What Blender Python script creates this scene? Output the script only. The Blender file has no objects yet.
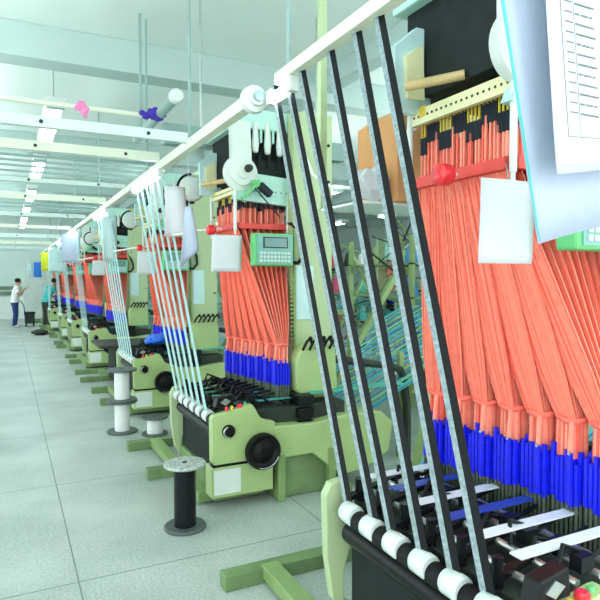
import bpy, math, random
from mathutils import Vector, Matrix
random.seed(7)
C = bpy.context.scene.collection
PI = math.pi

# ---------------------------------------------------------------- materials
def lin(c):
    c /= 255.0
    return c/12.92 if c <= .04045 else ((c+.055)/1.055)**2.4
def mat(name, rgb, rough=.5, metal=0, var=0.0, scale=8.0, emit=0, bump=0, alpha=1, stripes=None, coat=0):
    m = bpy.data.materials.new(name); m.use_nodes = True
    nt = m.node_tree; b = nt.nodes['Principled BSDF']
    col = (lin(rgb[0]), lin(rgb[1]), lin(rgb[2]), 1)
    b.inputs['Base Color'].default_value = col
    b.inputs['Roughness'].default_value = rough
    b.inputs['Metallic'].default_value = metal
    if coat: b.inputs['Coat Weight'].default_value = coat
    if max(rgb) < 70: b.inputs['Specular IOR Level'].default_value = .22
    if alpha < 1: b.inputs['Alpha'].default_value = alpha
    tc = nt.nodes.new('ShaderNodeTexCoord')
    if var or bump:
        n = nt.nodes.new('ShaderNodeTexNoise'); n.inputs['Scale'].default_value = scale; n.inputs['Detail'].default_value = 5
        nt.links.new(tc.outputs['Object'], n.inputs['Vector'])
        r = nt.nodes.new('ShaderNodeValToRGB')
        r.color_ramp.elements[0].position = .3; r.color_ramp.elements[1].position = .7
        r.color_ramp.elements[0].color = tuple(max(0, x*(1-var)) for x in col[:3])+(1,)
        r.color_ramp.elements[1].color = tuple(min(1, x*(1+var)) for x in col[:3])+(1,)
        nt.links.new(n.outputs['Fac'], r.inputs['Fac'])
        nt.links.new(r.outputs['Color'], b.inputs['Base Color'])
        if bump:
            bp = nt.nodes.new('ShaderNodeBump'); bp.inputs['Strength'].default_value = bump
            nt.links.new(n.outputs['Fac'], bp.inputs['Height']); nt.links.new(bp.outputs['Normal'], b.inputs['Normal'])
    if emit:
        b.inputs['Emission Color'].default_value = col; b.inputs['Emission Strength'].default_value = emit
    return m
M = {}
def defm(k, *a, **kw): M[k] = mat(k, *a, **kw)
defm('loom_green', (164,190,128), .38, var=.07, scale=3, coat=.2)
defm('pale_green', (172,194,150), .45, var=.06, scale=2)
defm('base_green', (108,136,90), .55, var=.2, scale=6)
defm('frame_green', (126,154,98), .5, var=.12, scale=5)
defm('head_teal', (178,224,212), .4, var=.05, scale=4)
defm('grey_white', (214,226,220), .4, var=.05, scale=5)
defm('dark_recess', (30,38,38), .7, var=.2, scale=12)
defm('black', (18,22,24), .38, var=.2, scale=10)
defm('black_rubber', (14,15,17), .5)
defm('steel', (190,200,200), .28, metal=.8, var=.1, scale=20)
defm('sleeve_white', (205,220,216), .35, var=.15, scale=25)
defm('coral', (255,146,124), .65, var=.10, scale=30)
defm('coral_dark', (250,112,96), .65, var=.12, scale=30)
defm('coral_pale', (255,164,140), .65)
defm('comb_red', (222,74,66), .5, var=.1)
defm('blue', (12,28,226), .4, var=.25, scale=40)
defm('weight_grey', (84,98,84), .45, metal=.3, var=.25, scale=40)
defm('yellow', (212,190,60), .5)
defm('pale_yellow', (226,226,178), .5, var=.08)
defm('black_knot', (30,40,48), .6)
defm('red', (232,40,52), .35, coat=.4)
defm('paper', (208,213,218), .7, var=.02, scale=6)
defm('paper_blue', (178,192,212), .7, var=.04, scale=6)
defm('ink', (110,125,130), .8)
defm('teal_edge', (90,190,190), .5)
defm('white_plastic', (238,238,228), .4)
defm('panel_teal', (120,176,166), .4)
defm('box_green', (98,190,118), .4)
defm('screen', (112,150,150), .25)
defm('key', (190,214,206), .5)
defm('ltblue', (186,218,218), .25, var=.05)
defm('wood', (206,184,130), .55, var=.1, scale=12)
defm('cardboard', (206,152,98), .75, var=.08, scale=5, bump=.1)
defm('cable_white', (240,244,244), .5)
defm('tape_teal', (150,190,190), .55, var=.12, scale=60)
defm('tape_dark', (8,14,18), .5, var=.2, scale=60)
defm('tape_grey', (128,148,152), .5, var=.3, scale=70)
defm('turq', (70,176,160), .5, var=.1, scale=30)
defm('blue_tape', (40,70,170), .45, var=.1)
defm('white_tape', (220,230,240), .5)
defm('yarn_turq', (96,206,196), .6, var=.2, scale=30)
defm('yarn_blue', (40,130,200), .6, var=.2, scale=30)
defm('yarn_lime', (170,220,90), .6, var=.1)
defm('yarn_grey', (150,178,176), .6)
defm('flange_silver', (176,186,182), .45, metal=.3, var=.45, scale=45)
defm('flange_grey', (92,104,102), .5, metal=.4, var=.2, scale=20)
defm('yarn_white', (222,228,228), .5, var=.08, scale=40)
defm('yarn_pink', (226,90,130), .7)
defm('bag_blue', (30,110,226), .35, var=.3, scale=14)
defm('rag_pink', (238,140,190), .8, var=.1)
defm('rag_purple', (70,50,170), .8, var=.2, scale=20)
defm('blue_sheet', (30,120,220), .6)
defm('yellow_sheet', (208,222,40), .6)
defm('beam_white', (206,226,220), .5, var=.05, scale=3)
defm('beam_cream', (222,232,212), .5, var=.05, scale=3)
defm('beam_grey', (140,170,166), .5, var=.08, scale=3)
defm('ceiling', (226,238,234), .8, var=.04, scale=.6)
defm('roof_beam', (176,198,194), .7, var=.05, scale=1)
defm('wall', (206,226,220), .8, var=.04, scale=.8)
defm('wall_band', (116,140,126), .6, var=.2, scale=3)
defm('lamp', (235,250,255), .5, emit=16)
defm('skin', (196,150,120), .6)
defm('hair', (28,24,24), .7)
defm('shirt_white', (236,240,246), .8)
defm('jeans', (34,58,120), .8, var=.2, scale=30)
defm('shirt_teal', (70,186,186), .8, var=.1)
defm('shoe', (210,214,216), .6)
defm('phone', (30,30,34), .3)
defm('machine_dark', (52,60,54), .55, var=.2, scale=9)

def floor_mat():
    m = bpy.data.materials.new('floor_tiles'); m.use_nodes = True
    nt = m.node_tree; b = nt.nodes['Principled BSDF']; b.inputs['Roughness'].default_value = .42
    tc = nt.nodes.new('ShaderNodeTexCoord')
    n = nt.nodes.new('ShaderNodeTexNoise'); n.inputs['Scale'].default_value = 60; n.inputs['Detail'].default_value = 6
    n2 = nt.nodes.new('ShaderNodeTexNoise'); n2.inputs['Scale'].default_value = 1.3; n2.inputs['Detail'].default_value = 5
    for q in (n, n2): nt.links.new(tc.outputs['Object'], q.inputs['Vector'])
    mx = nt.nodes.new('ShaderNodeMix'); mx.data_type = 'FLOAT'; mx.inputs['Factor'].default_value = .5
    nt.links.new(n.outputs['Fac'], mx.inputs['A']); nt.links.new(n2.outputs['Fac'], mx.inputs['B'])
    r = nt.nodes.new('ShaderNodeValToRGB')
    r.color_ramp.elements[0].position = .36; r.color_ramp.elements[1].position = .62
    r.color_ramp.elements[0].color = (lin(146),lin(160),lin(155),1); r.color_ramp.elements[1].color = (lin(190),lin(201),lin(196),1)
    nt.links.new(mx.outputs['Result'], r.inputs['Fac'])
    # joints of the big slabs: mortar of a brick texture without offset
    br = nt.nodes.new('ShaderNodeTexBrick'); br.offset = 0; br.inputs['Scale'].default_value = 1
    br.inputs['Brick Width'].default_value = 1.6; br.inputs['Row Height'].default_value = 1.7
    br.inputs['Mortar Size'].default_value = .005; br.inputs['Mortar Smooth'].default_value = .3
    mp = nt.nodes.new('ShaderNodeMapping'); mp.inputs['Location'].default_value = (-.325, 0, 0)
    nt.links.new(tc.outputs['Object'], mp.inputs['Vector']); nt.links.new(mp.outputs['Vector'], br.inputs['Vector'])
    m2 = nt.nodes.new('ShaderNodeMix'); m2.data_type = 'RGBA'
    nt.links.new(br.outputs['Fac'], m2.inputs['Factor']); nt.links.new(r.outputs['Color'], m2.inputs['A'])
    m2.inputs['B'].default_value = (lin(104),lin(122),lin(116),1)
    nt.links.new(m2.outputs['Result'], b.inputs['Base Color'])
    return m
M['floor'] = floor_mat()

# ---------------------------------------------------------------- mesh builder
class MB:
    def __init__(s): s.v = []; s.f = []; s.mi = []; s.cur = 0
    def add(s, vs, fs):
        o = len(s.v); s.v += [tuple(p) for p in vs]
        for f in fs: s.f.append(tuple(i+o for i in f)); s.mi.append(s.cur)
        return s
    def box(s, x0, x1, y0, y1, z0, z1):
        vs = [(x,y,z) for z in (z0,z1) for y in (y0,y1) for x in (x0,x1)]
        return s.add(vs, [(0,2,3,1),(4,5,7,6),(0,1,5,4),(2,6,7,3),(0,4,6,2),(1,3,7,5)])
    def prism(s, pts, axis, a, b):
        # pts in the plane across the axis; axis 'y': (x,z), 'x': (y,z), 'z': (x,y)
        def mk(p, t): return (p[0],t,p[1]) if axis == 'y' else ((t,p[0],p[1]) if axis == 'x' else (p[0],p[1],t))
        n = len(pts); vs = [mk(p,a) for p in pts]+[mk(p,b) for p in pts]
        return s.add(vs, [tuple(range(n)), tuple(range(2*n-1,n-1,-1))]+[(i,i+n,(i+1)%n+n,(i+1)%n) for i in range(n)])
    def cyl(s, p, q, r, n=12, r2=None, caps=True):
        p, q = Vector(p), Vector(q); r2 = r if r2 is None else r2
        d = (q-p).normalized(); a = d.orthogonal().normalized(); b = d.cross(a)
        vs = [p+(a*math.cos(t)+b*math.sin(t))*r for t in [2*PI*i/n for i in range(n)]]
        vs += [q+(a*math.cos(t)+b*math.sin(t))*r2 for t in [2*PI*i/n for i in range(n)]]
        fs = [(i,(i+1)%n,(i+1)%n+n,i+n) for i in range(n)]
        if caps: fs += [tuple(range(n-1,-1,-1)), tuple(range(n,2*n))]
        return s.add(vs, fs)
    def lathe(s, c, axis, prof, n=28):
        # prof: list of (r, t) along the axis
        c = Vector(c); d = Vector({'x':(1,0,0),'y':(0,1,0),'z':(0,0,1)}[axis]); a = d.orthogonal().normalized(); b = d.cross(a)
        vs = []; fs = []
        for r, t in prof:
            for i in range(n):
                w = 2*PI*i/n; vs.append(c+d*t+(a*math.cos(w)+b*math.sin(w))*max(r,1e-4))
        for k in range(len(prof)-1):
            for i in range(n): fs.append((k*n+i, k*n+(i+1)%n, (k+1)*n+(i+1)%n, (k+1)*n+i))
        fs.append(tuple(range(n-1,-1,-1))); fs.append(tuple(range((len(prof)-1)*n, len(prof)*n)))
        return s.add(vs, fs)
    def tube(s, pts, r, n=8):
        pts = [Vector(p) for p in pts]; vs = []; fs = []; a = None
        for i, p in enumerate(pts):
            d = (pts[min(i+1,len(pts)-1)]-pts[max(i-1,0)]).normalized()
            a = d.orthogonal().normalized() if a is None else (a-d*a.dot(d)).normalized()
            b = d.cross(a)
            vs += [p+(a*math.cos(2*PI*k/n)+b*math.sin(2*PI*k/n))*r for k in range(n)]
        for i in range(len(pts)-1):
            for k in range(n): fs.append((i*n+k, i*n+(k+1)%n, (i+1)*n+(k+1)%n, (i+1)*n+k))
        fs += [tuple(range(n-1,-1,-1)), tuple(range((len(pts)-1)*n, len(pts)*n))]
        return s.add(vs, fs)
    def bar(s, p, q, w, h):
        p, q = Vector(p), Vector(q); d = (q-p).normalized(); up = Vector((0,0,1)) if abs(d.z) < .95 else Vector((1,0,0))
        a = d.cross(up).normalized()*w/2; b = a.normalized().cross(d)*h/2
        vs = [t+x*a+y*b for t in (p,q) for y in (-1,1) for x in (-1,1)]
        return s.add(vs, [(0,2,3,1),(4,5,7,6),(0,1,5,4),(2,6,7,3),(0,4,6,2),(1,3,7,5)])
    def sphere(s, c, r, n=14, sx=1, sy=1, sz=1, jit=0):
        c = Vector(c); m = n//2; vs = []; fs = []
        for j in range(1, m):
            for i in range(n):
                t = PI*j/m; w = 2*PI*i/n; k = 1+random.uniform(-jit,jit)
                vs.append(c+Vector((math.sin(t)*math.cos(w)*sx, math.sin(t)*math.sin(w)*sy, math.cos(t)*sz))*r*k)
        for j in range(m-2):
            for i in range(n): fs.append((j*n+i, (j+1)*n+i, (j+1)*n+(i+1)%n, j*n+(i+1)%n))
        vs += [c+Vector((0,0,r*sz)), c-Vector((0,0,r*sz))]; a = len(vs)-2
        for i in range(n): fs += [(a, i, (i+1)%n), (a+1, (m-2)*n+(i+1)%n, (m-2)*n+i)]
        return s.add(vs, fs)
    def build(s, name, mats, parent=None, bevel=0, smooth=False):
        me = bpy.data.meshes.new(name); me.from_pydata(s.v, [], s.f); me.update()
        mats = mats if isinstance(mats, (list,tuple)) else [mats]
        for k in mats: me.materials.append(M[k])
        for p, i in zip(me.polygons, s.mi): p.material_index = i
        if smooth: me.polygons.foreach_set('use_smooth', [True]*len(me.polygons))
        o = bpy.data.objects.new(name, me); C.objects.link(o)
        if parent: o.parent = parent
        if bevel:
            b = o.modifiers.new('bevel','BEVEL'); b.width = bevel; b.segments = 2; b.limit_method = 'ANGLE'; b.harden_normals = False
        if smooth:
            try:
                me.set_sharp_from_angle(angle=math.radians(40))
            except Exception: pass
        return o
    def at(s, dx, dy, dz):
        s.v = [(x-dx, y-dy, z-dz) for x,y,z in s.v]; return s

def tag(o, label=None, cat=None, group=None, kind=None):
    if label: o['label'] = label
    if cat: o['category'] = cat
    if group: o['group'] = group
    if kind: o['kind'] = kind
    return o
def thing(name, loc, label, cat, group=None, rz=0):
    o = bpy.data.objects.new(name, None); C.objects.link(o); o.location = loc; o.rotation_euler = (0,0,rz)
    o.empty_display_size = .1
    return tag(o, label, cat, group)
def kids(o): return [c for c in bpy.data.objects if c.parent == o]
def copy_tree(o, parent=None):
    c = o.copy(); C.objects.link(c)
    if parent: c.parent = parent
    for ch in kids(o): copy_tree(ch, c)
    return c
def struct(o): o['kind'] = 'structure'; return o

# ---------------------------------------------------------------- the hall
struct(MB().box(-9, 16, -3, 27, -.1, 0).build('floor', 'floor'))
struct(MB().box(-9, 16, -3, 27, 4.3, 4.4).build('ceiling', 'ceiling'))
struct(MB().box(-9, 16, 27, 27.15, 0, 4.3).build('wall_back', 'wall'))
struct(MB().box(16, 16.15, -3, 27, 0, 4.3).build('wall_right', 'wall'))
# dark band of louvres in the back wall, left of the pale partition
w = struct(MB().box(-4, .48, 26.93, 27, .98, 1.36).build('window_1', 'wall_band'))
struct(MB().box(-4, .48, 26.88, 26.93, 1.15, 1.19).build('window_frame', 'beam_cream', w))
struct(MB().box(-9, .6, 26.9, 27, 0, .92).build('trim_1', 'ceiling'))
struct(MB().box(-9, .6, 26.85, 27, 2.95, 3.02).build('trim_2', 'machine_dark'))
p = struct(MB().box(.62, 1.75, 26.8, 27, 0, 2.15).build('door_1', 'grey_white'))
# deep roof beams across the hall and long ones down it
n = 3
for y in (6.6, 11.5, 16.5, 21.5):
    struct(MB().box(-9, 16, y, y+.32, 3.95, 4.3).build('trim_%d' % n, 'roof_beam', bevel=.01)); n += 1
for x in (-2.5, 3.6, 9.5):
    struct(MB().box(x, x+.2, -3, 27, 4.08, 4.3).build('trim_%d' % n, 'roof_beam', bevel=.01)); n += 1

# ---------------------------------------------------------------- ceiling lights
def ceiling_light(x, y, z, label, group):
    t = thing('ceiling_light', (x, y, z), label, 'light', group)
    MB().box(-.11, .11, -1.12, 1.12, .05, .1).prism([(-.11,.05),(-.07,.02),(.07,.02),(.11,.05)], 'y', -1.1, 1.1).build('housing', 'grey_white', t)
    for s in (-1, 1):
        MB().cyl((s*.055,-1.05,0), (s*.055,1.05,0), .03, 10).build('tube', 'lamp', t, smooth=True)
        MB().box(-.1, .1, s*1.06-.03, s*1.06+.03, -.03, .05).build('end_cap', 'beam_grey', t)
    MB().cyl((0,-.8,.1), (0,-.8,4.3-z), .008, 6).cyl((0,.8,.1), (0,.8,4.3-z), .008, 6).build('hanger', 'steel', t)
    return t
first = ['nearest','second','third','fourth','fifth','sixth','seventh','eighth','ninth','tenth']
for k, y in enumerate((8.65, 12.25, 15.9, 19.4, 22.6, 25.2)):
    ceiling_light(.54, y, 3.75, '%s fluorescent ceiling light of the row hanging over the aisle' % first[k], 'lights over the aisle')
for k, (x, y) in enumerate(((5.6, 7.2), (5.6, 10.6), (5.6, 14), (5.6, 17.4), (9.0, 8), (9.0, 12), (9, 16))):
    q = 'over the looms behind the dark straps' if x < 6 else 'far right behind the coral cords'
    ceiling_light(x, y, 3.35, '%s fluorescent light of the row %s' % (first[k if x < 6 else k-4], q), 'lights behind the looms')
for k, (x, y) in enumerate(((-3.4, 2), (-3.4, 8), (-3.4, 14), (.54, .5), (3.2, 1.0), (5.6, 2.5))):
    ceiling_light(x, y, 3.75, ['fluorescent light left of the aisle, nearest','fluorescent light left of the aisle, middle','fluorescent light left of the aisle, farthest','fluorescent light above the viewpoint','fluorescent light above the nearest loom','fluorescent light right of the nearest loom'][k], 'light')

# ---------------------------------------------------------------- the loom (local y: 0 at the handwheel face, x in hall metres, z up)
OX = 1.9; OY = .6
def loc(mb): return mb.at(OX, OY, 0)
def bundle_pos(j): return (1.815+.022*j, 1.03-.127*j)
def make_loom():
    t = thing('needle_loom', (OX, OY, 0), 'proto', 'loom')
    def B(mb, name, mats, parent=t, **k): return loc(mb).build(name, mats, parent, **k)
    # front unit
    m = MB().prism([(1.30,.352),(1.282,.375),(1.28,.69),(1.295,.712),(1.57,.765),(1.60,.765),(1.66,.66),(1.70,.64),(1.78,.62),(1.78,.352)], 'y', 0, .07)
    B(m, 'end_housing', 'loom_green', bevel=.008)
    B(MB().box(1.28,1.76,0,.15,.11,.335), 'lower_box', 'loom_green', bevel=.006)
    B(MB().box(1.295,1.5,-.004,0,.135,.315), 'white_plate', 'grey_white')
    B(MB().box(1.29,1.77,.004,.065,.332,.356), 'seam', 'black')
    w = B(MB().lathe((1.655,-.06,.425), 'y', [(.0,-.028),(.035,-.03),(.045,-.018),(.085,-.005),(.105,-.02),(.128,-.03),(.134,-.012),(.134,.03),(.12,.045),(.03,.045),(.03,.065)], 36), 'handwheel', 'black_rubber', smooth=True)
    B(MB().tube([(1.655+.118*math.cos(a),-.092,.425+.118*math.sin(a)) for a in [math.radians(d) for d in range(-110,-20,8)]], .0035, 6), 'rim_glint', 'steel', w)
    k = B(MB().lathe((1.405,-.03,.592), 'y', [(.0,-.02),(.03,-.02),(.034,-.01),(.034,.01),(.048,.012),(.048,.035)], 24), 'adjusting_knob', 'black_rubber', smooth=True)
    B(MB().tube([(1.400+.036*math.cos(a),-.028,.590+.036*math.sin(a)) for a in [math.radians(d) for d in range(100,290,15)]], .007, 6), 'silver_ring', 'steel', k)
    cp = B(MB().prism([(1.32,.76),(1.34,.83),(1.46,.85),(1.47,.76)], 'y', .04, .10), 'switch_box', 'black', bevel=.006)
    B(MB().prism([(1.36,.795),(1.40,.77),(1.44,.80),(1.40,.825)], 'y', .036, .04), 'silver_badge', 'steel', cp)
    for x, y, c, r in ((1.505,.03,'red',.024),(1.44,.02,'yellow',.012),(1.40,.02,'red',.012),(1.55,.035,'box_green',.014)):
        B(MB().lathe((x,y,.735+.06*(x-1.4)), 'z', [(r*.8,-.01),(r*.8,.005),(r,.007),(r,.025),(r*.7,.032)], 16), 'push_button', c, smooth=True)
    # bearer plate at the far end and the dark inner panel
    B(MB().prism([(1.27,.40),(1.26,.68),(1.29,.735),(1.36,.745),(1.40,.72),(1.42,.5),(1.36,.32),(1.36,.18),(1.50,.10),(1.50,.0),(1.40,.06),(1.30,.2)], 'y', 1.10, 1.15), 'bearer_plate', 'pale_green', bevel=.006)
    B(MB().box(1.37,1.40,.07,1.10,.16,.60), 'dark_panel', 'dark_recess')
    B(MB().box(1.34,1.75,.15,1.10,.03,.22), 'sump', 'base_green', bevel=.01)
    r = B(MB().lathe((1.33,.08,.655), 'y', [(.042,0),(.042,1.01)], 18), 'take_off_roller', 'black_rubber', smooth=True)
    r2 = B(MB().lathe((1.36,.08,.56), 'y', [(.05,0),(.05,1.01)], 18), 'press_roller', 'black', smooth=True)
    for j in range(6):
        y = .16+.165*j
        B(MB().lathe((1.32,y,.672), 'y', [(.040,0),(.046,.008),(.046,.078),(.040,.086)], 18), 'roller_sleeve', 'sleeve_white', r, smooth=True)
        B(MB().bar((1.34,y+.1,.72),(1.62,y+.1,.78),.035,.02).cyl((1.40,y+.1,.70),(1.40,y+.1,.80),.02,10), 'tape_clamp', 'black')
    # guide rods over the take-off
    m = MB()
    for x, z in ((1.46,.735),(1.55,.76),(1.66,.76),(1.78,.745),(1.92,.73)): m.cyl((x,.08,z),(x,1.10,z),.013,8)
    B(m, 'guide_rods', 'black', smooth=True)
    m = MB()
    for j in range(9):
        y = .12+.11*j
        m.tube([(1.5+.02*(j%3),y,.78),(1.58,y+.04,.84-.02*(j%2)),(1.70,y+.02,.79),(1.85,y+.05,.80)], .009, 6)
        m.box(1.60+.03*(j%2),1.66+.03*(j%2),y-.015,y+.03,.765,.815)
    B(m, 'needle_blocks', 'black')
    for j in range(6):
        y = .18+.165*j
        B(MB().box(1.42,2.05,y,y+.05,.742,.748), 'finished_tape', 'turq')
    B(MB().box(1.40,2.45,.10,1.14,.48,.70), 'bed', 'machine_dark', bevel=.01)
    # housing to the right with its angled underside, and the pedestal beneath
    m = MB().prism([(1.68,.36),(1.78,.585),(2.10,.572),(2.38,.605),(2.74,.60),(2.86,.50),(2.82,.26),(2.60,.15),(2.36,.12),(2.10,.335),(1.78,.33)], 'y', .0, .55)
    B(m, 'side_housing', 'loom_green', bevel=.012)
    B(MB().box(1.80,2.34,.06,1.3,.0,.40), 'pedestal', 'base_green', bevel=.012)
    B(MB().box(1.80,1.86,-.01,.06,.0,.36), 'pedestal_rib', 'frame_green', bevel=.006)
    B(MB().box(2.24,2.30,-.01,.06,0,.36), 'pedestal_rib', 'frame_green', bevel=.006)
    # feet
    for y in (.92, 1.82):
        B(MB().box(1.02,2.5,y,y+.10,0,.085), 'base_foot', 'base_green', bevel=.006)
    B(MB().box(1.24,1.34,.2,1.85,.02,.10), 'base_rail', 'frame_green', bevel=.006)
    # columns and lower guard
    B(MB().box(2.08,2.44,.30,.42,.40,3.05), 'front_column', 'pale_green', bevel=.01)
    B(MB().box(2.08,2.44,1.35,1.47,.20,3.05), 'rear_column', 'pale_green', bevel=.01)
    B(MB().box(2.10,2.26,.294,.30,1.36,1.80), 'notice_panel', 'ltblue')
    g = B(MB().prism([(2.04,.80),(2.03,1.05),(2.08,1.14),(2.16,1.17),(2.34,1.17),(2.40,1.12),(2.42,.80),(2.34,.74),(2.10,.74)], 'y', .16, .30), 'lower_guard', 'loom_green', bevel=.02)
    m = MB()
    for j in range(5):
        x = 2.08+.06*j
        m.tube([(x-.02,.10,1.13),(x+.02,.10,1.20),(x+.06,.12,1.22),(x+.09,.16,1.18)], .011, 6).sphere((x+.05,.10,1.22), .02, 8)
    B(m, 'tension_fingers', 'black', g)
    B(MB().box(2.0,2.14,.05,.28,.50,.58).box(2.0,2.14,.05,.28,.60,.68).box(2.0,2.14,.05,.28,.70,.78), 'black_drive_boxes', 'black', bevel=.008)
    B(MB().box(2.14,3.05,.12,.24,.775,.79), 'turquoise_band', 'turq')
    m = MB()
    m.box(2.07,2.085,.27,.30,1.0,2.10)
    for i in range(26): m.box(2.045,2.08,.285,.30,1.20+.034*i,1.214+.034*i)
    B(m, 'terminal_strip', 'frame_green')
    B(MB().box(2.10,2.16,.42,1.35,.95,1.02).box(2.10,2.16,.42,1.35,2.55,2.62), 'cross_bar', 'machine_dark')
    for (x,z) in ((2.12,2.2),(2.40,2.2),(2.40,1.5),(2.40,2.5),(2.40,2.8)): B(MB().lathe((x,.298,z),'y',[(.012,-.008),(.012,0)],8), 'bolt', 'black')
    # warp sheet rising behind the loom
    m = MB(); cols = [0,1,0,2,1,3,0,1,2,0]
    for i in range(15):
        y = .22+.125*i
        for (a, b, dz, c) in ((0,.085,0,(0,0,3,0,0)[i%5]),(.01,.03,.006,(1,2,1,1,0)[i%5]),(.05,.075,.006,(0,1,2,3,1)[i%5])):
            m.cur = c; m.add([(2.50,y+a,.42+dz),(2.50,y+b,.42+dz),(4.50,y+b,1.36+dz),(4.50,y+a,1.36+dz)], [(0,1,2,3)])
    B(m, 'warp_sheet', ['yarn_turq','yarn_blue','yarn_lime','yarn_grey'])
    B(MB().tube([(2.5,.40,1.0),(3.1,.40,.90),(3.24,.42,.85),(3.3,.44,.75),(3.34,.44,.50),(3.34,.44,.0)], .035, 8), 'warp_guard_tube', 'machine_dark', smooth=True)
    m = MB()
    for (a,b) in (((2.45,.5,.55),(3.25,.5,1.75)),((2.7,1.4,1.75),(3.3,1.4,.7)),((3.3,.5,0),(3.3,.5,1.0)),((3.3,1.4,0),(3.3,1.4,1.75)),((2.44,1.4,1.25),(3.3,1.4,1.35))):
        m.bar(a, b, .05, .05)
    B(m, 'rear_frame', 'frame_green')
    # comb frame with its white posts
    x0,x1,y0,y1,z = 1.63,2.12,.44,1.05,2.10
    m = MB().box(x0,x1,y0,y0+.035,z,z+.045).box(x0,x1,y1-.035,y1,z,z+.045).box(x0,x0+.035,y0,y1,z,z+.045).box(x1-.035,x1,y0,y1,z,z+.045)
    m.box(x0+.02,x1-.02,y0+.02,y1-.02,z+.015,z+.025)
    B(m, 'comb_frame', 'comb_red')
    for (x,y) in ((1.625,.43),(2.09,.43),(1.625,1.03)):
        B(MB().cyl((x,y,z-.02),(x,y,2.42),.014,10).cyl((x,y,z-.05),(x,y,z-.02),.009,8), 'white_post', 'grey_white', smooth=True)
    m = MB(); nx, ny = 9, 26
    cords = []
    for i in range(nx):
        for j in range(ny):
            x = x0+.045+(x1-x0-.09)*i/(nx-1)+random.uniform(-.006,.006); y = y0+.045+(y1-y0-.09)*j/(ny-1); cords.append((x,y))
            m.cur = random.choice((0,0,1,2)); m.cyl((x,y,z+.03),(x,y,2.28+.05*(j//4%2)),.0058,4,caps=False)
    o = B(m, 'upper_cords', ['coral','coral_dark','coral_pale']); o['kind'] = 'stuff'
    m = MB()
    for i in (0,4,8):
        for j in range(ny):
            x = x0+.045+(x1-x0-.09)*i/(nx-1); y = y0+.045+(y1-y0-.09)*j/(ny-1); a = 2.25+.05*(j//4%2)
            m.cyl((x,y,a),(x,y,a+.075),.0095,5)
    for i in range(12): x = x0+.05+.035*i; m.box(x,x+.02,y0+.03,y0+.045,2.27,2.33-.02*(i%3))
    o = B(m, 'black_connectors', 'black_knot'); o['kind'] = 'stuff'
    m = MB()
    for i in (0,8):
        for j in range(ny):
            x = x0+.045+(x1-x0-.09)*i/(nx-1); y = y0+.045+(y1-y0-.09)*j/(ny-1); m.cyl((x,y,2.32),(x,y,2.45),.005,4)
    o = B(m, 'yellow_rods', 'yellow'); o['kind'] = 'stuff'
    m = MB().box(x0-.005,x0+.02,y0,y1,2.375,2.44); m.cur = 1
    for j in range(20): m.lathe((x0-.005,y0+.02+.03*j,2.408),'x',[(.006,-.002),(.006,0)],8)
    B(m, 'perforated_bar', ['pale_yellow','machine_dark'])
    # fan of cords down to the seven bundles
    m = MB()
    for j in range(7):
        bx, by = bundle_pos(j)
        for k in range(260):
            u, v = -1+2*(k%8)/7, -1+2*(k//8)/32
            lo, hi = max(0, (6-j)/7-.08), min(1, (7-j)/7+.08)
            fx = x0+.035+(x1-x0-.07)*(u*.5+.5)+random.uniform(-.003,.003)
            fy = y0+.04+(y1-y0-.08)*(lo+(hi-lo)*(v*.5+.5))+.004*(k%8)/8
            m.cur = random.choice((0,0,0,0,0,1,2))
            q = Vector((fx,fy,z)).lerp(Vector((bx+.050*u,by+.060*v,1.17)), .80); m.cyl((fx,fy,z),q,.0034,3,caps=False); m.cyl(q,(bx+.044*u,by+.042*v,1.17),.0034,3,caps=False)
    o = B(m, 'fanned_cords', ['coral','coral_dark','coral_pale']); o['kind'] = 'stuff'
    for j in range(7):
        bx, by = bundle_pos(j)
        m = MB()
        for k in range(60):
            a, b = random.uniform(-1,1), random.uniform(-1,1)
            m.cur = random.choice((0,0,1,2))
            m.cyl((bx+.042*a,by+.038*b,1.175),(bx+.040*a,by+.043*b,1.02),.008,5,caps=False)
        bo = B(m, 'cord_bundle', ['coral','coral_dark','coral_pale'])
        B(MB().tube([(bx+.052*math.cos(w),by+.051*math.sin(w),1.165+.004*math.sin(3*w)) for w in [2*PI*q/20 for q in range(21)]], .013, 6), 'tie_band', 'coral_dark', bo, smooth=True)
        m = MB(); g = MB()
        for a in range(5):
            for b in range(6):
                x = bx-.046+.023*a; y = by-.052+.0205*b; h = 1.035+random.uniform(-.03,.03)-(.02 if b<2 else 0)
                m.cyl((x,y,.855+random.uniform(-.015,.01)),(x,y,h+.008),.0118,6)
                g.cyl((x,y,.60+random.uniform(-.02,.02)),(x,y,.90),.0078,5)
        B(m, 'blue_sleeves', 'blue', bo); B(g, 'lingo_weights', 'weight_grey', bo)
        B(MB().cyl((bx-.07,by-.04,1.05),(bx-.07,by-.04,.86),.012,6), 'side_sleeve', 'blue', bo)
        B(MB().cyl((bx-.07,by-.04,1.05),(bx-.05,by-.03,1.16),.010,6), 'side_cord', 'coral', bo)
        B(MB().cyl((bx-.09,by-.05,1.052),(bx-.055,by-.035,1.055),.006,6), 'metal_hook', 'steel', bo)
    # jacquard head
    m = MB().prism([(1.60,2.33),(1.66,2.47),(1.76,2.545),(2.16,2.515),(2.18,2.30),(2.16,2.29)], 'y', .42, .47); m.cur = 1
    for i in range(9): m.lathe((1.74+.047*i,.421,2.40),'y',[(.006,-.004),(.006,0)],8)
    B(m, 'head_plate', ['head_teal','machine_dark'])
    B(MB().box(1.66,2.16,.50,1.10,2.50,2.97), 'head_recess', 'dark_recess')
    B(MB().box(1.60,2.20,.43,1.14,2.90,3.06), 'top_plate', 'head_teal', bevel=.01)
    B(MB().box(2.135,2.19,.42,1.14,2.30,3.0), 'side_plate', 'head_teal', bevel=.005)
    m = MB().box(1.70,2.13,.46,.50,2.50,2.66)
    for i in range(5): m.box(1.745+.085*i,1.77+.085*i,.44,.50,2.60,2.70)
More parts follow.
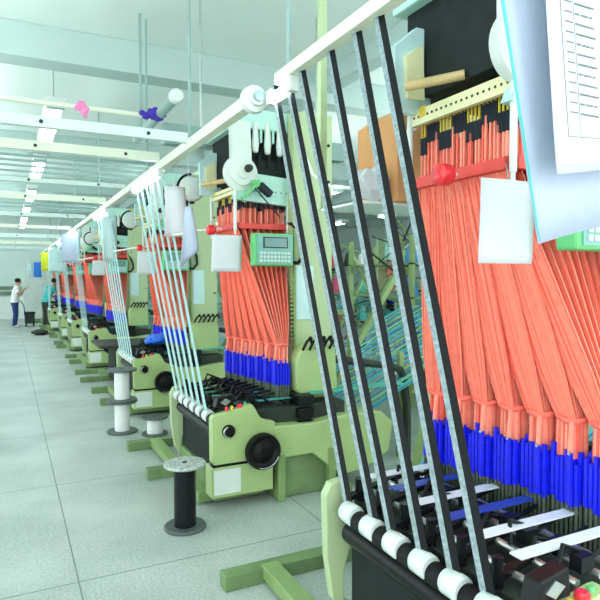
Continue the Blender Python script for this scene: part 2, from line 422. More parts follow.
    B(m, 'spring_bank', 'dark_recess')
    for i in range(4):
        x = 1.80+.107*i
        B(MB().lathe((x,.43,2.0),'z',[(.012,.71-.006*i),(.024,.72-.006*i),(.030,.78),(.024,.86),(.022,.95)],14), 'nozzle', 'grey_white', smooth=True)
    for i in range(3):
        B(MB().box(1.845+.107*i,1.865+.107*i,.44,.50,2.80,2.92), 'ribbed_spacer', 'head_teal')
    B(MB().prism([(1.60,2.58),(1.59,2.95),(1.75,2.95),(1.765,2.6)], 'y', .40, .50), 'head_arm', 'grey_white', bevel=.015)
    d = B(MB().lathe((1.67,.44,2.535),'y',[(.02,-.10),(.05,-.10),(.055,-.08),(.10,-.07),(.105,-.05),(.10,-.045),(.14,-.03),(.145,0),(.13,.03)],32), 'cam_disc', 'grey_white', smooth=True)
    B(MB().lathe((1.70,.30,2.56),'y',[(.012,.0),(.028,.0),(.032,.04)],12), 'hub_bolt', 'machine_dark', d)
    B(MB().prism([(1.51,2.42),(1.50,2.70),(1.62,2.80),(1.70,2.80),(1.70,2.42)], 'y', .98, 1.02), 'clear_cover', 'ltblue', bevel=.005)
    B(MB().prism([(1.56,2.48),(1.55,2.66),(1.64,2.72),(1.65,2.48)], 'y', .96, .98), 'cover_window', 'pale_yellow')
    B(MB().cyl((1.50,.90,2.50),(1.66,.72,2.52),.020,10), 'wooden_grip', 'wood', smooth=True)
    B(MB().box(1.62,1.74,.92,.97,2.40,2.45), 'yellow_pad', 'yellow', bevel=.01)
    B(MB().lathe((1.48,1.16,2.50),'y',[(.04,-.04),(.10,-.03),(.12,0),(.12,.04),(.05,.06)],28), 'pattern_disc', 'grey_white', smooth=True)
    B(MB().tube([(1.48+.125*math.cos(a),1.16,2.50+.125*math.sin(a)) for a in [math.radians(q) for q in range(90,290,12)]], .012, 6), 'disc_guard', 'black', smooth=True)
    B(MB().bar((1.66,.38,2.33),(1.80,.34,2.46),.05,.02).box(1.74,1.80,.33,.37,2.42,2.475), 'green_clip', 'box_green')
    B(MB().bar((1.80,.34,2.44),(1.90,.36,2.37),.05,.05).bar((1.74,.34,2.43),(1.98,.36,2.20),.008,.008), 'clip_motor', 'black_knot')
    # control box on a bent black conduit
    cb = B(MB().box(1.70,2.04,.22,.31,1.795,2.05), 'control_box', 'box_green', bevel=.012)
    B(MB().box(1.725,2.03,.214,.22,1.81,2.035), 'front_panel', 'panel_teal', cb)
    B(MB().box(1.775,1.985,.210,.214,1.935,2.020), 'bezel', 'machine_dark', cb)
    B(MB().box(1.785,1.975,.206,.210,1.943,2.012), 'screen', 'screen', cb)
    m = MB()
    for r_ in range(3):
        for q in range(9): m.box(1.745+.030*q,1.768+.030*q,.208,.214,1.825+.030*r_,1.846+.030*r_)
    B(m, 'keypad', 'key', cb)
    B(MB().tube([(2.03,.27,1.83),(2.10,.26,1.82),(2.15,.26,1.88),(2.15,.27,1.98),(2.11,.28,2.08),(2.08,.33,2.14),(2.10,.45,2.16)], .016, 8), 'conduit', 'black', smooth=True)
    # stop lever with its red grip
    lv = B(MB().tube([(1.60,.70,2.11),(1.50,.66,2.10),(1.40,.72,2.09),(1.30,.85,2.07),(1.22,.98,2.06)], .010, 8), 'stop_lever', 'white_plastic', smooth=True)
    B(MB().lathe((1.47,.65,2.095),'x',[(.015,-.012),(.038,-.004),(.042,.0),(.042,.045),(.036,.055),(.02,.065)],20), 'red_grip', 'red', lv, smooth=True)
    return t

proto = make_loom()
LOOMS = [
 (0, 1.10, 'nearest green needle loom at the right, with the dark straps before it'),
 (0, 3.95, 'second green needle loom, with the large round black handwheel, behind the black spool'),
 (.05, 7.10, 'third green needle loom from the viewer, standing behind the stacked white wire spools'),
 (.03, 11.3, 'fourth green needle loom, just beyond the white spool stack'),
 (.0, 14.2, 'fifth green needle loom along the aisle, a small one under the white hanging sheet'),
 (.0, 17.0, 'sixth green needle loom along the aisle, two before the person in teal'),
 (-.10, 20.0, 'seventh green needle loom, near the trolley at the end of the aisle'),
 (-.14, 23.2, 'farthest green needle loom, past the two people'),
]
looms = []
for i, (dx, fy, lab) in enumerate(LOOMS):
    o = proto if i == 0 else copy_tree(proto)
    o.location = (OX+dx, fy+OY, 0); o['label'] = lab; o['group'] = 'needle looms in a row along the aisle'
    looms.append(o)

near = looms[0]
for ch in [c for c in kids(near) if c.name.split('.')[0] in ('pattern_disc','disc_guard')]: bpy.data.objects.remove(ch)
for ch in kids(near):
    n_ = ch.name.split('.')[0]
    if n_ == 'stop_lever':
        ch.data = MB().tube([(1.60,.70,2.11),(1.55,.675,2.105),(1.51,.66,2.10)], .010, 8).at(OX,OY,0).build('tmp','white_plastic').data
        bpy.data.objects.remove(bpy.data.objects['tmp'])
    if n_ == 'bearer_plate': ch.location += Vector((.0,.05,.035))
    if n_ == 'finished_tape':
        ch.data = ch.data.copy(); ch.data.materials.clear(); ch.data.materials.append(M[random.choice(('blue_tape','white_tape','white_tape'))]); ch.location.z += .075
    if n_ == 'guide_rods':
        ch.data = ch.data.copy(); ch.data.materials.clear(); ch.data.materials.append(M['steel'])
# ---------------------------------------------------------------- rail carrying the tapes, and its lamps
RX, RZ = 1.28, 2.735
t = thing('tape_rail', (RX, 14, RZ), 'long pale square rail running above the looms beside the aisle, ending in a round roller', 'rail')
MB().box(-.035,.035,3.20-14,26.8-14,-.045,.03).build('rail_bar', 'beam_cream', t, bevel=.004)
MB().lathe((0,3.13-14,-.01),'y',[(.02,-.06),(.045,-.06),(.05,-.03),(.075,-.02),(.08,.02),(.06,.05)],28).build('end_roller', 'grey_white', t, smooth=True)
MB().lathe((0,3.06-14,-.01),'y',[(.012,-.02),(.030,-.012),(.030,.01)],16).build('roller_hub', 'beam_grey', t, smooth=True)
for y in (4.45, 6.0, 9.4, 13.0, 17.0, 21.0):
    MB().cyl((0,y-14,.03),(0,y-14,4.3-RZ),.012,8).build('hanger_rod', 'beam_grey', t)
t = thing('tape_rail', (1.34, 2.2, 2.78), 'short pale square rail above the nearest loom carrying the dark straps', 'rail')
MB().box(-.03,.03,-1.6,.72,-.03,.03).build('rail_bar', 'beam_cream', t, bevel=.004)
for y in (-1.3, .6): MB().cyl((0,y,.03),(0,y,4.3-2.78),.012,8).build('hanger_rod', 'beam_grey', t)
for k, (y0, y1) in enumerate(((2.75,3.02),(5.35,6.55),(8.6,9.8),(12.6,13.8),(16.6,17.6),(20.5,21.4))):
    lb = ['small bright lamp glowing where the dark straps leave the picture top','bright strip lamp on the rail where the tapes of the second loom turn over','bright strip lamp on the rail above the third loom','bright strip lamp on the rail above the fourth loom','bright strip lamp on the rail beyond the white sheet','farthest bright strip lamp on the rail'][k]
    t = thing('strip_lamp', (1.34 if k == 0 else RX-.02, (y0+y1)/2, 2.70 if k == 0 else 2.655), lb, 'lamp', 'strip lamps on the rail')
    h = (y1-y0)/2
    MB().cyl((0,-h,0),(0,h,0),.030,10).build('tube', 'lamp', t, smooth=True)
    MB().box(-.025,.025,-h-.02,-h+.03,-.03,.05).build('end_cap', 'grey_white', t)
    MB().box(-.025,.025,h-.03,h+.02,-.03,.05).build('end_cap', 'grey_white', t)

# ---------------------------------------------------------------- tapes
def strap(name, A, B_, wv, mats, label, cat, group, thick=.003, speck=False):
    A, B_, wv = Vector(A), Vector(B_), Vector(wv); d = (B_-A).normalized(); nrm = d.cross(wv).normalized()*thick
    N = 14; m = MB()
    for (a, b, ci) in ((0,.42,0),(.42,1,1)) if len(mats) > 1 else ((0,1,0),):
        vs = []
        for i in range(N+1):
            P_ = A.lerp(B_, i/N)
            P_ = P_+Vector((0,0,-.012*math.sin(PI*i/N)))
            for s in (a, b):
                for q in (0, 1): vs.append(P_+wv*s+nrm*q)
        fs = []
        for i in range(N):
            o = 4*i
            fs += [(o,o+2,o+6,o+4),(o+1,o+5,o+7,o+3),(o,o+4,o+5,o+1),(o+2,o+3,o+7,o+6)]
        fs += [(0,1,3,2),(4*N,4*N+2,4*N+3,4*N+1)]
        m.cur = ci; m.add(vs, fs)
    c = (A+B_)/2; m.at(*c)
    o = m.build(name, mats); o.location = c
    return tag(o, label, cat, group)
nth = ['first','second','third','fourth','fifth','sixth']
A0 = [(2.97,2.72),(2.78,2.666),(2.60,2.615),(2.285,2.527),(2.04,2.46),(1.86,2.409)]
B0 = [(2.155,.707),(1.975,.77),(1.865,.81),(1.695,.869),(1.54,.922),(1.40,.97)]
for k in range(6):
    (ya,za),(yb,zb) = A0[k], B0[k]; s = (yb-ya)/(zb-za)
    top = (1.34, ya+(2.78-za)*s+.03, 2.78); bot = (1.315, yb+(.70-zb)*s+.03, .70)
    strap('woven_strap', top, bot, (.020,-.046,0), ['tape_grey','tape_dark'],
          '%s dark strap from the left at the nearest loom, edged speckled grey' % nth[k], 'strap', 'six dark straps running up to the nearest rail')
names = ['second','third','fourth','fifth','sixth','seventh','farthest']
A1 = [6.62,6.37,6.13,5.88,5.64,5.42]
for i in range(1, 8):
    dx, fy, _ = LOOMS[i]; off = fy-3.95
    for k in range(6):
        strap('woven_tape', (RX, A1[k]+off, 2.70), (1.29+dx, 4.15+.165*(5-k)+off, .715), ((.012,-.032,0) if i < 3 else (.006,-.013,0)), ['tape_teal'],
              '%s pale tape from the left, rising from the %s loom to the rail' % (nth[k], names[i-1]), 'tape', 'pale tapes of the %s loom' % names[i-1])

# ---------------------------------------------------------------- cross beams of the gantry
beams = [(4.42,2.775,.05,.075,'beam_white'),(5.35,2.80,.05,.08,'beam_cream'),(5.75,2.79,.02,.02,'beam_grey'),(6.0,2.79,.02,.02,'beam_grey'),(6.28,2.79,.02,.02,'beam_grey'),
         (6.6,2.79,.02,.02,'beam_grey'),(7.1,2.78,.05,.05,'beam_white'),(8.6,2.79,.05,.08,'beam_cream'),(9.4,2.79,.02,.02,'beam_grey'),(9.9,2.79,.02,.02,'beam_grey'),(11.0,2.79,.05,.07,'beam_white'),
         (13.6,2.79,.05,.07,'beam_cream'),(16.6,2.79,.08,.1,'beam_white'),(19.8,2.79,.08,.1,'beam_cream'),(23.2,2.79,.08,.1,'beam_white')]
nb = {'beam_white':0,'beam_cream':0,'beam_grey':0}; wd = {'beam_white':'pale bluish box beam','beam_cream':'cream box beam','beam_grey':'thin grey tube'}
for (y,z,w_,h,mm) in beams:
    t = thing('cross_beam', (-1.5,y,z), '%s crossing over the aisle to the rail, %s of its kind from the viewer' % (wd[mm], first[nb[mm]]), 'beam', 'beams crossing over the aisle')
    nb[mm] += 1
    MB().box(-4.5,2.75,-w_/2,w_/2,-h/2,h/2).build('beam', mm, t, bevel=.004)
    if w_ > .04:
        m = MB()
        for x in (-.2,1.72,2.45): m.lathe((x,-w_/2,0),'y',[(.014,-.006),(.014,0)],10)
        m.build('bolt', 'machine_dark', t)
# white rod across the top left with rags, and the tubular arm it meets
t = thing('white_rod', (-1, 5.12, 3.1), 'thin cream rod crossing the top left under the ceiling', 'rod')
MB().cyl((-4,0,0),(2.2,0,0),.022,10).build('rod', 'beam_cream', t, smooth=True)
for x in (-3,): MB().cyl((x,0,.02),(x,0,1.2),.01,6).build('hanger', 'beam_grey', t)
t = thing('arm_tube', (1.2, 5.0, 3.12), 'grey tubular arm with round capped end at the top, by the purple rag', 'tube')
MB().cyl((0,-.45,0),(0,1.1,0),.042,18).build('tube', 'beam_grey', t, smooth=True)
MB().lathe((0,-.47,0),'y',[(.03,-.03),(.045,-.03),(.058,-.01),(.058,.03)],24).build('end_cap', 'grey_white', t, smooth=True)
MB().cyl((0,.9,0),(0,.9,1.18),.014,8).build('hanger', 'beam_grey', t)
def rag(name, c, mt, label, pts, r):
    m = MB()
    for (x,y,z,s) in pts: m.sphere((x,y,z), r*s, 12, jit=.22, sx=1.1, sy=.7)
    o = m.build(name, mt); o.location = c
    return tag(o, label, 'rag')
rag('cloth_rag', (.56,5.10,3.095), 'rag_pink', 'pink rag tied on the thin rod under the ceiling', [(0,0,.02,1),(.03,0,-.01,.8),(-.025,0,0,.8),(.02,0,-.035,.7),(.03,0,-.06,.5)], .036)
rag('cloth_rag', (1.13,5.08,3.11), 'rag_purple', 'purple rag tied where the thin rod meets the tubular arm', [(0,0,0,1),(.05,0,-.015,.9),(.09,0,.01,.7),(-.05,0,-.02,.7),(-.085,0,0,.5),(.03,0,.035,.6)], .046)
# grey beam added behind the rail to draw a dark band of shading
t = thing('shading_beam', (1.5,5.2,2.98), 'added teal grey beam drawing a band of shading above the second loom head', 'beam')
MB().box(-.25,1.6,-.06,.06,-.09,.09).build('beam', 'beam_grey', t, bevel=.01)
MB().cyl((.1,0,.09),(.1,0,1.32),.012,8).build('hanger', 'steel', t); MB().cyl((1.3,0,.09),(1.3,0,1.32),.012,8).build('hanger', 'steel', t)

# ---------------------------------------------------------------- papers and cards
def sheet(name, c, w_, h, mt, label, group=None, curl=.01, hangto=None, rz=0, tilt=0, tear=None, edge=None, lines=False, cat='paper', bot=None):
    t = thing(name, c, label, cat, group, rz)
    NX, NZ = 8, 8; vs = []
    for j in range(NZ+1):
        for i in range(NX+1):
            a = i/NX; b = j/NZ; ww = w_*(1+(bot or 0)*(1-b))
            vs.append(((a-.5)*ww+tilt*(1-b), curl*math.sin(a*5+b*2)+.4*curl*math.cos(b*6), -h*(1-b)+(tear or 0)*(1-b)*(a-.5)))
    fs = [(j*(NX+1)+i, j*(NX+1)+i+1, (j+1)*(NX+1)+i+1, (j+1)*(NX+1)+i) for j in range(NZ) for i in range(NX)]
    o = MB().add(vs, fs).build('sheet', mt, t, smooth=True)
    so = o.modifiers.new('s','SOLIDIFY'); so.thickness = .002
    if lines:
        m = MB()
        for k in range(26):
            z = -h*.12-k*h*.029; o_ = tilt*(-z/h)
            for (a, b) in ((-.09,-.075),(-.07,-.045),(-.04,-.03)): m.box(a+o_,b+o_+.004*(k%3),-.014,-.012,z-.004,z)
            m.box(-.125+o_,-.10+o_,-.014,-.012,z-.0025,z)
        m.bar((-w_*.42+tilt*.06,-.013,-h*.06),(-w_*.42+tilt*.92,-.013,-h*.92),.0015,.0015).bar((-w_*.42+tilt*.92,-.013,-h*.92),(w_*.45+tilt*.92,-.013,-h*.90),.0015,.0015)
        m.bar((-.095+tilt*.06,-.013,-h*.06),(-.095+tilt*.92,-.013,-h*.92),.001,.001)
        m.build('printed_lines', 'ink', t)
    if edge: MB().prism([(-w_/2-.012,0),(-w_/2,0),(-w_/2+tilt,-h*1.04),(-w_/2+tilt-.012,-h*1.0)],'y',-.002,.002).build('teal_edge', 'teal_edge', t)
    if hangto: MB().cyl((0,0,-.015),tuple(hangto[i]-c[i] for i in range(3)),.0022,5).build('hanging_wire', 'steel', t)
    return t
# white card on the wire of each of the near looms
for i, wh in ((0,'nearest loom, in front of its fanned coral cords'),(1,'second loom, left of its control box'),(2,'third loom, behind the pale tapes'),(3,'fourth loom')):
    dx, fy, _ = LOOMS[i]
    sheet('hanging_card', (1.535+dx, fy+.36, 2.035), .245, .285, 'paper', 'white card hanging on the %s' % wh, 'white cards hanging on the looms', curl=.004, hangto=(1.60+dx, fy+.44, 2.11), tilt=-.012, cat='card')
sheet('paper_sheet', (1.16,1.03,2.76), .40, .93, 'paper_blue', 'large bluish white sheet with a teal edge hanging at the right edge of the picture', curl=.012, tear=.09, edge=True, tilt=.23)
sheet('paper_sheet', (1.235,.96,2.76), .33, .79, 'paper', 'laminated printed sheet with rows of text hanging in front of the bluish sheet', curl=.004, lines=True, tilt=.095, tear=.05)
sheet('cloth_towel', (1.27,4.85,2.47), .17, .42, 'paper', 'long white towel hanging from the rail in front of the third loom head', curl=.02, hangto=(1.28,4.85,2.70), bot=.1, cat='towel')
sheet('cloth_towel', (1.30,4.55,2.27), .06, .42, 'paper_blue', 'white cloth hanging with a pointed corner, right of the long white towel', curl=.02, hangto=(1.29,4.55,2.70), bot=1.5, tear=.15, cat='towel')
sheet('hanging_board', (1.27,8.4,2.55), .19, .62, 'ltblue', 'tall narrow pale board hanging from the rail by the fourth loom', hangto=(1.27,8.4,2.70), cat='board')
sheet('paper_sheet', (1.20,13.2,2.62), .36, .60, 'paper_blue', 'bluish white sheet hanging from the rail far down the row', hangto=(1.26,13.2,2.70))
sheet('paper_sheet', (1.15,16.4,2.45), .42, .60, 'ltblue', 'pale grey sheet hanging between the yellow sheet and the bluish white one', hangto=(1.26,16.4,2.70))
sheet('plastic_sheet', (1.14,21,2.55), .32, .62, 'yellow_sheet', 'bright yellow sheet hanging from the rail far down the row', hangto=(1.26,21,2.70))
sheet('plastic_sheet', (.97,23.3,2.28), .26, .55, 'blue_sheet', 'bright blue sheet hanging at the far end of the row', hangto=(1.1,23.25,2.75))
sheet('plastic_sheet', (.78,25.0,2.26), .2, .52, 'ltblue', 'pale blue sheet hanging left of the bright blue one', hangto=(.85,23.9,2.75))

# ---------------------------------------------------------------- spools
def spool(name, loc_, r, rc, h, fm, cm, label, top='same', group=None):
    t = thing(name, loc_, label, 'spool', group)
    MB().lathe((0,0,0),'z',[(r*.96,0),(r,.006),(r,.016),(r*.96,.022)],36).build('flange', fm if top == 'same' else top, t, smooth=True)
    MB().lathe((0,0,0),'z',[(rc,.022),(rc,h-.022)],28).build('winding', cm, t, smooth=True)
    f = MB().lathe((0,0,0),'z',[(r*.96,h-.022),(r,h-.016),(r,h-.006),(r*.96,h)],36).build('flange', fm, t, smooth=True)
    MB().lathe((0,0,0),'z',[(.018,h),(.018,h+.003)],12).build('hub_hole', 'black', f)
    return t
spool('wire_spool', (1.05,3.83,0), .142, .074, .45, 'flange_silver', 'black', 'black wound spool with speckled silver top flange, standing before the second loom', top='flange_grey')
spool('wire_spool', (1.10,6.56,0), .165, .080, .35, 'flange_grey', 'yarn_white', 'white wound spool on the floor, lower one of the stack behind the second loom', group='stacked white spools')
spool('wire_spool', (1.10,6.56,.35), .165, .080, .35, 'flange_grey', 'yarn_white', 'white wound spool on top of the stack behind the second loom', group='stacked white spools')
spool('wire_spool', (1.40,6.30,0), .14, .085, .20, 'flange_grey', 'yarn_white', 'short white spool on the floor right of the white spool stack', group='stacked white spools')
# bare base between third and fourth loom, with a table
t = thing('work_table', (1.5,9.6,0), 'dark topped work table on green feet between the third and fourth looms', 'table')
MB().box(-.30,.6,-.55,.45,.64,.68).build('table_top', 'machine_dark', t, bevel=.01)
MB().box(-.05,.5,-.4,.3,.085,.64).build('cabinet', 'dark_recess', t, bevel=.01)
MB().box(-.48,.6,.35,.45,0,.085).build('foot', 'base_green', t, bevel=.006)
MB().box(-.48,.6,1.2,1.3,0,.085).build('foot', 'base_green', t, bevel=.006)
MB().box(-.1,.0,.40,1.25,.01,.08).build('foot_rail', 'base_green', t)
# blue bag
m = MB(); m.sphere((0,0,.07), .11, 18, sx=1.3, sy=1.0, sz=.62, jit=.12); m.sphere((.10,.05,.10), .07, 14, sz=.8, jit=.2); m.sphere((-.09,-.02,.05), .07, 14, sz=.6, jit=.2)
o = m.build('plastic_bag', 'bag_blue'); o.location = (1.72,7.6,.83); tag(o, 'crumpled bright blue plastic bag lying on top of the third loom', 'bag')

# ---------------------------------------------------------------- cardboard box, shelf, cable, cap
t = thing('overhead_shelf', (2.1,2.62,2.11), 'pale overhead shelf holding the cardboard box behind the dark straps', 'shelf')
MB().box(-.50,.35,-.12,.30,-.03,-.015).build('board', 'ceiling', t, bevel=.004)
MB().box(-.50,-.46,.30,.34,-.015,2.15).box(.26,.30,.30,.34,-.015,2.15).build('hanger', 'pale_green', t)
t = thing('cardboard_box', (2.03,2.62,2.095), 'brown cardboard box with torn open flap on the overhead shelf', 'box')
MB().prism([(-.23,0),(-.235,.44),(-.12,.52),(.15,.50),(.24,.45),(.24,0)],'y',-.16,.22).build('carton', 'cardboard', t, bevel=.006)
MB().add([(-.23,-.16,.44),(-.12,-.165,.52),(-.14,-.24,.62),(-.24,-.22,.57)],[(0,1,2,3)]).build('flap', 'cardboard', t)
m = MB(); m.sphere((0,0,.09), .10, 16, sx=1.1, sy=.6, sz=.85, jit=.16)
o = m.build('crumpled_paper', 'paper'); o.location = (1.70,2.55,2.095); tag(o, 'crumpled white paper left of the cardboard box on the overhead shelf', 'paper')
pts = [(2.13, 4.2, 2.809), (2.063, 4.0, 2.623), (2.018, 3.8, 2.465), (1.984, 3.6, 2.368), (1.973, 3.4, 2.305), (1.968, 3.2, 2.277), (1.945, 3.0, 2.272), (1.903, 2.8, 2.308), (1.873, 2.65, 2.358), (1.83, 2.5, 2.399), (1.833, 2.42, 2.444), (1.852, 2.38, 2.457)]
tag(MB().tube(pts, .011, 8).build('white_cable', 'cable_white', smooth=True), 'white cable looping down between the second loom column and the cardboard box', 'cable')

# ---------------------------------------------------------------- background on the right: creel racks with yarn cones, warp beam, second row
def creel(x, y, label, nc):
    t = thing('creel_rack', (x,y,0), label, 'rack', 'creel racks behind the looms')
    m = MB()
    for k in range(70):
        p = Vector((random.uniform(0,1.1),random.uniform(0,1.5),random.choice((.5,.9,1.3,1.7,2.1))+random.uniform(0,.15))); q_ = p+Vector((random.uniform(-.5,.5),random.uniform(-.3,.3),random.uniform(-.25,.35)))
        m.cur = random.choice((0,0,1,2)); m.cyl(p,q_,random.choice((.006,.010,.016)),5)
    o = m.build('yarn_guides', ['machine_dark','yarn_grey','frame_green'], t); o['kind'] = 'stuff'
    for sx in (0, 1.1):
        for sy in (0, 1.5): MB().box(sx-.03,sx+.03,sy-.03,sy+.03,0,2.25).build('post', 'frame_green', t)
    for z in (.45,.95,1.45,1.9): MB().box(-.03,1.13,-.03,1.53,z-.02,z).build('shelf', 'frame_green', t)
    MB().bar((0,-.03,.2),(1.1,-.03,2.1),.03,.04).build('brace', 'loom_green', t); MB().bar((1.1,1.5,.2),(0,1.5,2.1),.03,.04).build('brace', 'loom_green', t)
    return t
cone0 = None
cc = ['yarn_pink','box_green','yarn_turq','machine_dark','yarn_white','coral','machine_dark','yarn_blue']; cn = ['pink','green','turquoise','dark','white','coral','dark grey','blue']
cone_proto = {}
for q, (x,y) in enumerate(((4.7,3.6),(4.7,6.1),(4.7,8.6),(7.0,5.2),(7.0,7.8))):
    creel(x, y, ['green creel rack of yarn cones seen between the dark straps, nearest','green creel rack behind the second loom warp','green creel rack farther back behind the second loom','green creel rack in the far right row, nearer','green creel rack in the far right row, farther'][q], 0)
    for z in (.45,.95,1.45,1.9):
        for k in range(4):
            c = random.randrange(8)
            if c not in cone_proto:
                r = MB().lathe((0,0,0),'z',[(.095,0),(.10,.02),(.055,.24),(.02,.245),(.02,.27)],14)
                o = r.build('yarn_cone', cc[c], smooth=True); cone_proto[c] = o
            else: o = cone_proto[c].copy(); C.objects.link(o)
            o.location = (x+.14+.27*k, y+.15+random.uniform(0,.05), z)
            tag(o, '%s yarn cone standing on a shelf of the %s creel rack' % (cn[c], ['nearest','second','third','far right nearer','far right farther'][q]), 'cone', 'yarn cones on the creel racks')
t = thing('warp_beam', (2.98,3.25,0), 'black flanged warp beam on a green stand behind the nearest loom', 'beam')
MB().lathe((0,0,.95),'y',[(.03,-.28),(.05,-.28),(.11,-.265),(.155,-.27),(.16,-.24),(.15,-.22)],30).build('flange', 'black_rubber', t, smooth=True)
MB().lathe((0,0,.95),'y',[(.15,.22),(.16,.24),(.155,.27)],30).build('flange', 'black_rubber', t, smooth=True)
MB().cyl((0,-.22,.95),(0,.22,.95),.09,20).build('winding', 'yarn_turq', t, smooth=True)
m = MB()
for y in (-.31,.31): m.bar((-.25,y,0),(0,y,1.0),.05,.05).bar((.25,y,0),(0,y,1.0),.05,.05)
m.bar((-.25,-.31,.03),(-.25,.31,.03),.04,.04).bar((0,-.36,.95),(0,.36,.95),.04,.04); m.build('stand', 'frame_green', t)
# second row of looms behind (seen only through the gap): copies, turned round
for k, (x,y) in enumerate(((11.6,6.5),(11.6,9.6),(11.6,12.8),(11.6,16.0))):
    o = copy_tree(proto); o.location = (x,y,0); o.rotation_euler = (0,0,PI)
    o['label'] = '%s green loom of the back row, seen behind the creel racks' % first[k]; o['group'] = 'needle looms in the back row'

# ---------------------------------------------------------------- trolley near the man
t = thing('hand_trolley', (.66,22.6,0), 'small dark trolley with upright handle standing in the aisle by the man', 'trolley')
MB().box(-.16,.16,-.2,.2,.10,.48).build('crate', 'machine_dark', t, bevel=.02)
MB().box(-.18,.18,-.22,.22,.45,.50).build('rim', 'dark_recess', t)
MB().tube([(-.16,-.1,.35),(-.18,-.1,.70),(-.26,-.1,.88),(-.34,-.1,.92)], .014, 8).build('handle', 'machine_dark', t)
for sx in (-.12,.12):
    for sy in (-.15,.15): MB().cyl((sx-.02,sy,.05),(sx+.02,sy,.05),.05,14).build('wheel', 'black', t)
m = MB(); m.sphere((0,0,.09), .16, 14, sx=1.5, sz=.55, jit=.15)
o = m.build('cloth_pile', 'machine_dark'); o.location = (.84,18.9,0); tag(o, 'low dark heap of cloth on the floor beyond the loom feet', 'cloth')

# ---------------------------------------------------------------- people
def skin_obj(name, nodes, edges, mt, parent, root=0, sub=2, extra=0):
    me = bpy.data.meshes.new(name); me.from_pydata([n_[0] for n_ in nodes], edges, []); me.materials.append(M[mt])
    o = bpy.data.objects.new(name, me); C.objects.link(o); o.parent = parent
    o.modifiers.new('skin','SKIN'); 
    lay = me.skin_vertices[0] if me.skin_vertices else None
    if lay is None:
        bpy.context.view_layer.objects.active = o
        bpy.ops.mesh.customdata_skin_add(); lay = me.skin_vertices[0]
    for i, n_ in enumerate(nodes):
        r = n_[1]; r = r if isinstance(r, tuple) else (r, r)
        lay.data[i].radius = (r[0]+extra, r[1]+extra); lay.data[i].use_root = (i == root)
    s = o.modifiers.new('sub','SUBSURF'); s.levels = sub; s.render_levels = sub
    for p in me.polygons: p.use_smooth = True
    o.modifiers['skin'].use_smooth_shade = True
    return o
def person(name, loc_, rz, label, lean, shirt, trousers, hands, legspread=.09):
    # faces +x ; lean pushes the upper body forward
    t = thing(name, loc_, label, 'person', None, rz)
    L = lean
    pelvis=(0,0,.92); chest=(L*.55,0,1.22); neck=(L*.9,0,1.42); head=(L*1.1+.03,0,1.55); crown=(L*1.15+.02,0,1.625)
    N = [(pelvis,(.14,.10)),((L*.25,0,1.06),(.125,.095)),(chest,(.155,.105)),(neck,.052),(head,(.075,.088)),(crown,(.07,.08))]
    E_ = [(0,1),(1,2),(2,3),(3,4),(4,5)]
    def add(p, r, frm): N.append((p,r)); E_.append((frm,len(N)-1)); return len(N)-1
    arms = {}; legs = {}
    for s in (-1,1):
        sh = add((chest[0]+.02,s*.18,1.35),.052,2)
        el = add((chest[0]+.02+hands[0]*.35,s*.22,1.10),.040,sh)
        wr = add((chest[0]+hands[0],s*.06,hands[1]),.026,el)
        pm = add((chest[0]+hands[0]+.05,s*.04,hands[1]+.03),(.030,.016),wr)
        for f in range(4):
            a = add((chest[0]+hands[0]+.09,s*(.015+.018*f),hands[1]+.055-.004*f),.0085,pm); add((chest[0]+hands[0]+.11-.004*f,s*(.008+.014*f),hands[1]+.08-.004*f),.0075,a)
        th = add((chest[0]+hands[0]+.04,s*.005,hands[1]+.07),.009,pm)
        hp = add((0,s*.09,.86),.092,0); kn = add((.03,s*legspread,.48),.060,hp); an = add((-.02,s*legspread,.09),.040,kn)
        ft = add((.11,s*(legspread+.01),.035),(.040,.028),an)
        arms[s] = (sh,el,wr); legs[s] = (hp,kn,an)
    skin_obj('body', N, E_, 'skin', t)
    # shirt: torso loft with short sleeves
    def loft(m, rings, n=18):
        vs = []; fs = []
        for (x,y,z,rx,ry) in rings:
            vs += [(x+rx*math.cos(2*PI*k/n), y+ry*math.sin(2*PI*k/n), z) for k in range(n)]
        for i in range(len(rings)-1):
            for k in range(n): fs.append((i*n+k, i*n+(k+1)%n, (i+1)*n+(k+1)%n, (i+1)*n+k))
        fs += [tuple(range(n-1,-1,-1)), tuple(range((len(rings)-1)*n, len(rings)*n))]
        m.add(vs, fs)
    m = MB()
    loft(m, [(0,0,.86,.135,.185),(.01,0,.93,.132,.180),(L*.22,0,1.06,.130,.170),(L*.45,0,1.18,.138,.185),(L*.62+.0,0,1.30,.128,.205),(L*.72,0,1.37,.105,.175),(L*.8,0,1.41,.075,.10),(L*.86,0,1.435,.060,.065)])
    for s in (-1,1):
        a = Vector(N[arms[s][0]][0]); b = Vector(N[arms[s][1]][0])
        m.cyl(a+Vector((0,-s*.04,.0)), a.lerp(b,.62), .078, 14, r2=.064); m.sphere(a+Vector((0,-s*.01,-.005)), .078, 14)
    m.build('shirt', shirt, t, smooth=True)
    m = MB()
    loft(m, [(0,0,.76,.115,.165),(0,0,.84,.125,.172),(0,0,.93,.120,.165)])
    for s in (-1,1):
        k = [Vector(N[q][0]) for q in legs[s]]
        m.cyl(k[0]+Vector((0,0,-.0)), k[1], .102, 16, r2=.076); m.sphere(k[1], .077, 14); m.cyl(k[1], k[2]+Vector((0,0,-.03)), .076, 16, r2=.062)
    m.build('trousers', trousers, t, smooth=True)
    for s in (-1,1):
        MB().sphere((.05,s*(legspread+.005),.045),.055,14,sx=2.3,sy=.9,sz=.8).build('shoe','shoe',t,smooth=True)
    hd = Vector(head)
    m = MB().sphere(hd+Vector((-.032,0,.060)), .100, 18, sx=1.0, sy=.92, sz=.92)
    m.build('hair','hair',t,smooth=True)
    m = MB()
    for s in (-1,1): m.sphere(hd+Vector((.078,s*.032,.01)),.012,8)
    m.build('eyes','hair',t,smooth=True)
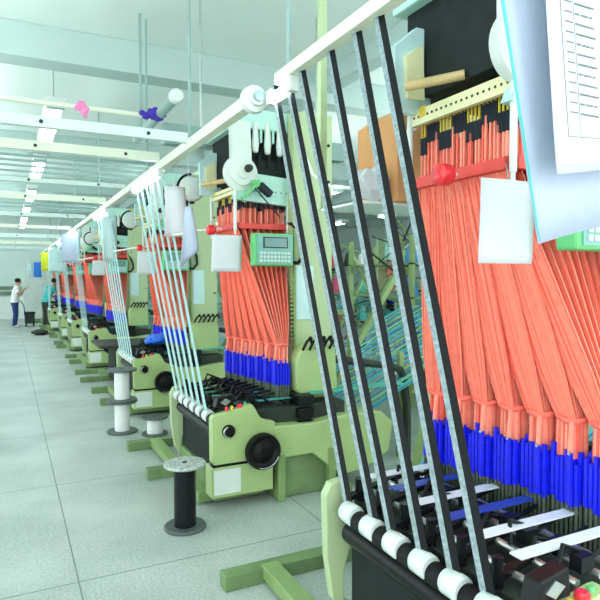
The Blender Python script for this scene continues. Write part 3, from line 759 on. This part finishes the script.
    MB().prism([(hd.x+.075,hd.z+.0),(hd.x+.11,hd.z-.03),(hd.x+.075,hd.z-.035)],'y',-.012,.012).build('nose','skin',t)
    MB().box(hd.x+.07,hd.x+.083,-.022,.022,hd.z-.062,hd.z-.054).build('mouth','coral_dark',t)
    m = MB()
    for s in (-1,1): m.sphere(hd+Vector((0,s*.083,-.01)),.022,10,sy=.4)
    m.build('ears','skin',t,smooth=True)
    return t
person('person', (.19,22.3,0), math.radians(-8), 'man in white t-shirt and blue jeans standing in the aisle, looking down', .10, 'shirt_white', 'jeans', (.24,1.30))
t = tag(MB().box(-.05,.05,-.04,.04,-.006,.006).build('mobile_phone','phone'), 'small dark phone held in the hands of the man in the white t-shirt', 'phone'); t.location = (.60,22.24,1.385); t.rotation_euler = (0,-.9,0)
person('person', (1.18,22.25,0), math.radians(30), 'person in a teal shirt with dark hair bending forward between the farthest looms', .30, 'shirt_teal', 'machine_dark', (.34,.95))

# ---------------------------------------------------------------- added area lights, unseen from below, to brighten the ceiling, and near loom extras
for (x, y, sx, sy, p) in ((-1.2,6,1.2,12,105),(-1.2,18,1.2,12,120),(5.2,3,1.2,9,80),(5.2,14,1.2,12,105)):
    L = bpy.data.lights.new('added_ceiling_fill','AREA'); L.shape = 'RECTANGLE'; L.size = sx; L.size_y = sy; L.energy = p; L.color = (.93,1,1)
    o = bpy.data.objects.new('added_ceiling_fill', L); C.objects.link(o); o.location = (x,y,3.1); o.rotation_euler = (PI,0,0)
# ---------------------------------------------------------------- camera, world, light
cam = bpy.data.cameras.new('camera'); co = bpy.data.objects.new('camera', cam); C.objects.link(co)
cam.sensor_width = 36; cam.lens = 36*580/600; cam.clip_start = .05; cam.clip_end = 200
co.location = (0,0,1.7); co.rotation_euler = (math.radians(90-2.17), 0, math.radians(-26.7))
bpy.context.scene.camera = co
wd_ = bpy.data.worlds.new('world'); bpy.context.scene.world = wd_; wd_.use_nodes = True
bg = wd_.node_tree.nodes['Background']; bg.inputs['Color'].default_value = (.96,1,1,1); bg.inputs['Strength'].default_value = 3.1
sc = bpy.context.scene
sc.view_settings.view_transform = 'Standard'; sc.view_settings.look = 'None'; sc.view_settings.exposure = 0.0
sc.cycles.max_bounces = 8; sc.cycles.diffuse_bounces = 5
